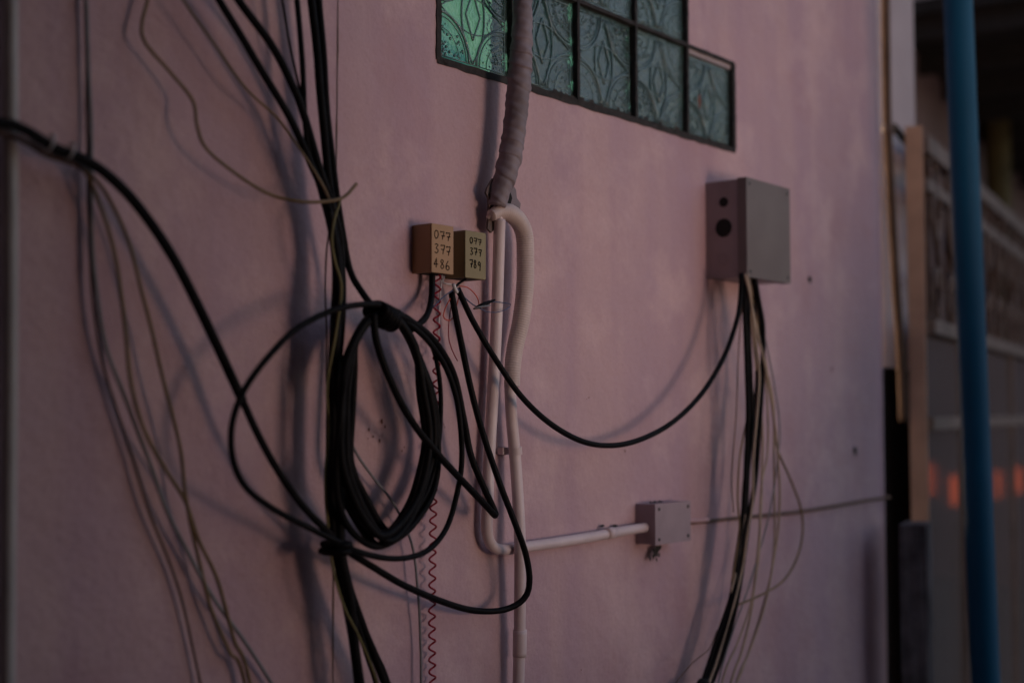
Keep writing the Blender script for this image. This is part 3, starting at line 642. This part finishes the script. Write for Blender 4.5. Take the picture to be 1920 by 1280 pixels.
cw([(1402, 514), (1410, 620), (1422, 720), (1430, 800), (1428, 900), (1424, 980), (1418, 1060), (1410, 1140), (1392, 1220), (1368, 1290), (1320, 1500)], 'inner cream wire hanging right against the black cables', 5)
cw([(1408, 514), (1420, 590), (1430, 660), (1440, 760), (1440, 850), (1430, 900), (1424, 960), (1422, 1040), (1408, 1130), (1386, 1200), (1352, 1290), (1320, 1500)], 'cream wire weaving between the outer and inner ones', 4)
cw([(1396, 514), (1400, 620), (1408, 700), (1412, 760), (1404, 860), (1400, 940), (1390, 1000), (1382, 1060), (1370, 1110)], 'cream wire lying over the black cables', 4)
cw([(1402, 514, .098), (1408, 560, .1), (1420, 620, .1), (1434, 680, .1), (1444, 740, .1), (1452, 800, .095), (1458, 860, .09), (1462, 930, .085), (1458, 1010, .08), (1444, 1090, .08), (1420, 1170, .075), (1392, 1250, .07), (1360, 1330, .07)], 'cream wire bowing farthest right but for the loop', 4.5)
cw([(1396, 514, .098), (1406, 560, .1), (1416, 630, .1), (1424, 700, .1), (1420, 780, .1), (1412, 860, .095), (1410, 940, .09), (1400, 1000, .09), (1392, 1060, .085), (1380, 1120, .085), (1362, 1180, .08), (1336, 1260, .075), (1300, 1340, .07)], 'cream wire threaded down the front of the black cables', 5)
cb([(1410, 512, .08), (1414, 600, .08), (1420, 700, .08), (1412, 800, .08), (1396, 900, .08), (1390, 980, .075), (1378, 1060, .075), (1370, 1120, .075), (1344, 1200, .07), (1316, 1280, .065), (1290, 1340, .06), (1230, 1800, .05)], 8, 'thin black cable tucked behind the others under the grey electrical box', group=BG)
cw([(1400, 790), (1386, 860), (1382, 930), (1386, 985), (1382, 1030), (1372, 1090)], 'short yellow wire bowing left of the black cables', 3.5, 'yellow')
cw([(1412, 514), (1432, 620), (1452, 720), (1462, 800), (1456, 880), (1444, 950), (1428, 1020), (1404, 1100), (1376, 1180), (1344, 1290), (1300, 1500)], 'slate blue wire slanting behind the cream ones', 3, 'greyw')
cw([(1398, 540), (1388, 620), (1382, 720), (1376, 820), (1372, 900), (1376, 960)], 'faint brown wire left of the black cables', 2.2, 'brownw')
cw([(1345, 1180), (1330, 1215), (1300, 1240), (1270, 1275), (1240, 1320)], 'thin brown wire end trailing to bottom left', 2.2, 'brownw')

# ------------------------------------------------------------------ right side: corner, pipe, pillar, gate
# pale pillar standing back beyond the wall's end
def plain(name, bm, m, label, cat, bevel=0, loc=None, group=None):
    return tag(finish(name, bm, m, None, loc=loc, bevel=bevel), label, cat, group)
# rounded corner bead of the pink wall
bm = bmesh.new(); addtube(bm, [wp(WEND-.004, -.012, z*.5) for z in range(8)], .0145, 24)
finish('corner_bead', bm, M['pink'], house, True)
PD = -.10
ta, tb = ctz(1650, 300, PD)[0], ctz(1717, 300, PD)[0]; zk = at(1690, 690, PD).z
pil = empty('pillar', wp(ta, PD, 0), 'pale lilac pillar at the end of the pink wall, its foot a black box for a dark gap', 'pillar')
bm = bmesh.new(); addbox(bm, wp, (ta, PD-.2, zk), (tb, PD, TOP)); finish('upper_shaft', bm, M['column'], pil)
bm = bmesh.new(); addbox(bm, wp, (ta, PD-.2, 0), (tb, PD-.03, zk-.002)); finish('dark_gap', bm, M['flatblack'], pil)  # black box stands in for the dark opening below the shaft
tpq = empty('thin_pipe', at(1660, 300, -.02), 'thin beige pipe running down the corner of the pink wall', 'pipe')
path = wire_path([(1659, -200, -.03), (1660, 0, -.03), (1662, 150, -.03), (1664, 240, -.03), (1672, 400, -.03), (1680, 540, -.03), (1688, 650, -.03), (1692, 730, -.03), (1694, 790, -.03)], step=14)
bm = bmesh.new(); addtube(bm, path, .0125, 14); finish('tube', bm, M['thinpipe'], tpq, True)
path = wire_path([(1664, 234, -.03), (1665, 252, -.03)], step=5); bm = bmesh.new(); addtube(bm, path, .0165, 14); finish('clamp', bm, M['rust'], tpq, True)

# gate frame post
def gbox(name, px0, px1, y0, y1, d, dp, m, label, cat, bevel=.003):
    a = atg(px0, y0, d); b = atg(px1, y1, d)
    ta_, tb_ = (a-G0).dot(GD), (b-G0).dot(GD)
    bm = bmesh.new(); addbox(bm, gp, (ta_, d-dp, min(a.z, b.z)), (tb_, d, max(a.z, b.z)))
    return plain(name, bm, m, label, cat, bevel)
def vbox(name, px0, px1, ytop, Z, dep, m, label, cat, ybot=None, yaw=al, bevel=.003):
    """upright post: px0..px1 is its front face at depth Z"""
    x0, x1 = (px0-960)/F*Z, (px1-960)/F*Z
    zt = EYE+(773-ytop)/F*Z; zb = 0 if ybot is None else EYE+(773-ybot)/F*Z
    w = (x1-x0); bm = bmesh.new(); c = Vector(((x0+x1)/2, Z, 0)); u = Vector((math.cos(-.34), math.sin(-.34), 0)); v = Vector((-math.sin(-.34), math.cos(-.34), 0))
    addbox(bm, lambda t, d, z: c+u*t+v*d+UP*z, (-w/2, 0, zb), (w/2, dep, zt))
    return plain(name, bm, m, label, cat, bevel, loc=(c.x, c.y, zb))
vbox('gate_post', 1705, 1736, 232, 3.62, .04, M['beigemetal'], 'slim tan post at the near end of the gate', 'post')
# stub of a bar from the corner pipe to the post
bm = bmesh.new(); addtube(bm, [at(1676, 238, -.05), at(1712, 282, -.06)], .011, 10)
plain('hinge_bar', bm, M['flatblack'], 'short dark iron bar slanting between the thin pipe and the tan post', 'bar')
# concrete post below, in front
cx0 = (1682-960)/F*3.3; bm = bmesh.new(); zt = EYE+(773-982)/F*3.3
c = Vector((cx0, 3.3, 0)); u = Vector((math.cos(-.15), math.sin(-.15), 0)); v = Vector((math.sin(.42), math.cos(.42), 0))
addbox(bm, lambda t, d, z: c+u*t+v*d+UP*z, (0, 0, 0), (.062, .13, zt))
bmesh.ops.subdivide_edges(bm, edges=bm.edges, cuts=14, use_grid_fill=True)
for vv in bm.verts: vv.co += Vector((random.uniform(-1, 1), random.uniform(-1, 1), random.uniform(-1, 1)))*.0018
plain('concrete_post', bm, M['concrete'], 'rough dark concrete post standing at the foot of the tan post', 'post', loc=(c.x, c.y, 0))

# the gate
zg1 = EYE+(773-249)/F*3.7; zg2 = EYE+(773-330)/F*3.7; zg3 = EYE+(773-598)/F*3.7; zg4 = EYE+(773-782)/F*3.7
GL = 3.4
gate = empty('metal_gate', gp(0, 0, 0), 'sheet metal gate with a rusty scrollwork grille along its top', 'gate')
bm = bmesh.new(); addbox(bm, gp, (0, -.02, zg1-.05), (GL, .02, zg1)); finish('top_rail', bm, M['gaterail'], gate, bevel=.004)
bm = bmesh.new(); addbox(bm, gp, (0, -.016, zg2-.035), (GL, .016, zg2)); finish('second_rail', bm, M['gaterail'], gate, bevel=.004)
bm = bmesh.new(); addbox(bm, gp, (0, -.02, zg3-.04), (GL, .03, zg3)); finish('middle_rail', bm, M['gaterail'], gate, bevel=.005)
bm = bmesh.new(); addbox(bm, gp, (0, -.02, zg4-.035), (GL, .022, zg4)); finish('lower_rail', bm, M['gaterail'], gate, bevel=.005)
bm = bmesh.new()
nx, nz = 120, 30
gv = []
for i in range(nx+1):
    t = GL*i/nx
    col = []
    for j in range(nz+1):
        z = .05+(zg3-.04-.05)*j/nz
        rib = 0
        col.append(bm.verts.new(gp(t, rib+.0001*math.sin(t*19+z*2)+.0006*math.sin(z*5+t*.3), z)))
    gv.append(col)
for i in range(nx):
    for j in range(nz): bm.faces.new((gv[i][j], gv[i+1][j], gv[i+1][j+1], gv[i][j+1]))
finish('sheet_panel', bm, M['gatesheet'], gate, True)
for k in range(3):
    t = .55+k*1.1
    bm = bmesh.new(); addbox(bm, gp, (t-.012, .001, .05), (t+.012, .012, zg3-.04)); finish('panel_seam', bm, M['gaterail'], gate, bevel=.003)
for k in range(22):
    t = .06+k*.155
    bm = bmesh.new(); addbox(bm, gp, (t-.007, -.007, zg3), (t+.007, .007, zg1-.05)); finish('grille_bar', bm, M['rust'], gate)
for k in range(14):
    t = .14+k*.24; bm = bmesh.new()
    zc = (zg2+zg3)/2; hh = (zg2-zg3)/2
    for sg in (1, -1):
        for q in (1, -1):
            pts = []
            for i in range(26):
                a = i/25*4.6; r = .075*(1-.62*i/25)
                pts.append(gp(t+q*(.005+r*math.sin(a)*.9), .010, zc+sg*(hh*.52 + r*math.cos(a)*1.3)))
            addtube(bm, pts, .0075, 6)
    pts = [gp(t+.055*math.sin(i/16*6.283), .012, zc-hh*.9+1.8*hh*i/16) for i in range(17)]; addtube(bm, pts, .007, 6)
    finish('scroll', bm, M['rust'], gate, True)
for k in range(12):
    t = .10+k*.28; bm = bmesh.new(); zc = (zg1-.05+zg2)/2
    addtube(bm, [gp(t+.05*math.cos(a), .008, zc+.036*math.sin(a)) for a in [i*6.283/16 for i in range(17)]], .006, 6)
    finish('ring_ornament', bm, M['rust'], gate, True)

M['house2'] = mat('mauve_wall', (.19, .13, .135), .9, noise=.2, nscale=3, bump=.3, bscale=40)
# house behind the gate, roof overhang, mossy pipe
HB = Vector((1.36, 4.75, 0))
def hp(t, d, z): return HB + GD*t + GN*d + UP*z
bm = bmesh.new(); addbox(bm, hp, (-.9, -.2, 0), (7, 0, 3.9))
hb = plain('neighbour_house', bm, M['house2'], 'dusky mauve house wall standing behind the gate', 'house')
bm = bmesh.new()
addbox(bm, hp, (.0, -.1, 2.98), (6.9, .9, 3.03))
for k in range(14): addbox(bm, hp, (.05+k*.5, .0, 2.90), (.10+k*.5, .88, 2.98))
finish('roof', bm, M['roof'], hb)
bm = bmesh.new(); addtube(bm, [hp(1.95, .10, z*.6) for z in range(6)], .06, 14)
plain('mossy_pipe', bm, M['leafstrip'], 'olive green downpipe on the mauve house at the right edge', 'pipe')

# blue pole
def ptZ(px, py, Z):
    r = ray(px, py); return EP + r*(Z/r.dot(FW))
bm = bmesh.new()
a, b = ptZ(1796, 0, 3.25), ptZ(1848, 1280, 3.25); dv = (b-a); base = a+dv*((0-a.z)/dv.z); top = a-dv*.6
addtube(bm, [top+(base-top)*(i/12) for i in range(13)], .0345, 28)
tag(finish('blue_pipe', bm, M['blue'], None, True, base), 'bright blue plastic pipe leaning upright in front of the gate', 'pipe')

# ------------------------------------------------------------------ behind the camera: assumed globe lamp, added cart blocker, assumed lanterns down the street
LP = wp(.45, 3.0, 1.24)
M['globe'] = mat('assumed_lamp_globe', (1, .8, .6), .4, emis=(1.0, .66, .50), es=4.0)
sl_ = empty('assumed_globe_lamp', (LP.x, LP.y, 0), 'assumed low globe lamp on a post across the lane, out of the picture', 'lamp')  # assumed unseen lamp, added as the warm key light on the wall
bm = bmesh.new(); bmesh.ops.create_uvsphere(bm, u_segments=24, v_segments=16, radius=.45, matrix=Matrix.Translation(LP)); finish('globe', bm, M['globe'], sl_, True)
bm = bmesh.new(); addtube(bm, [Vector((LP.x, LP.y, z)) for z in (0, .4, LP.z-.455)], [.06, .03, .035], 16); finish('post', bm, M['metal'], sl_, True)
# added tarpaulin covered cart, put there to shade the right of the wall
Q = wp(1.62, 0, 0).lerp(Vector((LP.x, LP.y, 0)), .5)
ct = empty('cart_blocker', Q, 'handcart under a tarpaulin added to block lamp light, out of the picture to the right', 'cart')
bm = bmesh.new(); bmesh.ops.create_icosphere(bm, subdivisions=4, radius=1)
for v_ in bm.verts:
    c_ = v_.co.copy(); x, y, z = c_
    e = .62
    f = lambda q: math.copysign(abs(q)**e, q)
    lump = 1+.05*math.sin(x*5+1)+.04*math.sin(y*7+2)+.04*math.sin(z*6)
    v_.co = Q + WD*(f(x)*.33*lump) + WN*(f(y)*.25*lump) + UP*(1.05+f(z)*.62*lump)
finish('tarpaulin', bm, M['tarp'], ct, True)
bm = bmesh.new(); addbox(bm, lambda t, d, z: Q+WD*t+WN*d+UP*z, (-.33, -.24, .38), (.33, .24, .46)); finish('bed', bm, M['wood'], ct, bevel=.01)
for sx in (-1, 1):
    bm = bmesh.new(); c_ = Q+WN*(sx*.28)+UP*.26
    addtube(bm, [c_+(WD*math.cos(a)+UP*math.sin(a))*.24 for a in [i*6.2832/28 for i in range(29)]], .02, 8, caps=False)
    for i in range(6):
        a = i*math.pi/3; addtube(bm, [c_, c_+(WD*math.cos(a)+UP*math.sin(a))*.24], .008, 5)
    finish('wheel', bm, M['metal'], ct, True)
# small assumed lanterns, added so their orange light shows on the gate sheet
M['assumed_lantern'] = mat('assumed_lantern_glow', (1, .3, .1), .5, emis=(1.0, .13, .03), es=.42)
for i, (px, py, k) in enumerate(((1743, 900, 3.2), (1791, 920, 3.4), (1872, 908, 3.3), (1906, 900, 3.5))):
    g_ = atg(px, py, 0); dv = (g_-EP).normalized(); rv = dv-GN*(2*dv.dot(GN)); p = g_+rv*k
    ln = empty('assumed_lantern', (p.x, p.y, 0), ('first', 'second', 'third', 'fourth')[i]+' of the assumed orange lanterns set down the lane counted from the gate, out of the picture', 'assumed_lantern', 'assumed lanterns down the lane')
    bm = bmesh.new(); addtube(bm, [p+UP*z for z in (-.09, -.07, 0, .07, .09)], [.002, .006, .007, .006, .002], 12); finish('shade', bm, M['assumed_lantern'], ln, True)
    bm = bmesh.new(); addtube(bm, [Vector((p.x, p.y, z)) for z in (0, p.z-.165)], .01, 8); finish('stake', bm, M['metal'], ln)

# added side wall and house across the lane keep sky off the left
bm = bmesh.new(); addbox(bm, wp, (-1.75, .002, 0), (-1.36, .69, TOP))
plain('added_side_wall', bm, M['wood'], 'dark timber side wall added just left of the picture to block light', 'wall')
bm = bmesh.new(); addbox(bm, wp, (-9, 2.55, 0), (-.25, 8, 5.5))
ob = plain('added_opposite_house', bm, M['house'], 'dusky house added on the other side of the lane to block sky, out of the picture', 'house')

bm = bmesh.new(); addbox(bm, lambda t, d, z: Vector((t, d, z)), (4.6, 11, 0), (16, 16, 6))  # added house that hides bright horizon sky from the gate's reflection
plain('added_end_house', bm, M['house'], 'dusky house added at the far end of the lane to block sky, out of the picture', 'house')

bm = bmesh.new()  # added awning, darkens the left of the wall by hiding the sky
for i in range(60):
    f0, f1 = -5+i*.078, -5+(i+1)*.078; a0, a1 = 2.95+.012*math.sin(i*1.3), 2.95+.012*math.sin((i+1)*1.3)
    q = [(f0, .01, a0), (f1, .01, a1), (f1, 2.54, a1-.3), (f0, 2.54, a0-.3)]
    lo = [bm.verts.new(wp(*p)) for p in q]; hi = [bm.verts.new(wp(p[0], p[1], p[2]+.003)) for p in q]
    bm.faces.new(lo); bm.faces.new(hi[::-1])
aw = plain('added_awning', bm, M['roof'], 'corrugated tin awning added above the left of the wall to block sky, out of the picture', 'awning')

bm = bmesh.new(); addbox(bm, wp, (-10, -.3, 0), (-4.6, 2.5, 5.5))  # added house that closes the left horizon against the sky
plain('added_bend_house', bm, M['house'], 'dusky house added on the left of the lane to block sky, out of the picture', 'house')
# added plank screen near the camera, blocks lamp light on the wall's left
bm = bmesh.new()
for i in range(12): addbox(bm, wp, (-.09-.115*(i+1)+.004, 1.65, .05), (-.09-.115*i, 1.68, 2.6))
plain('plank_blocker', bm, M['wood'], 'plank shutter added beside the camera to block lamp light, out of the picture', 'shutter')

bm = bmesh.new()  # added block wall that dims the lamp low on the pink wall
for i in range(6):
    for j in range(4): addbox(bm, wp, (-.02+j*.235+random.uniform(0, .01), 1.62+random.uniform(0, .02), .003+i*.2), (.205+j*.235, 1.74, .195+i*.2))
plain('blocker_wall', bm, M['concrete'], 'low wall of concrete blocks added beside the camera to block lamp light, out of the picture', 'wall')
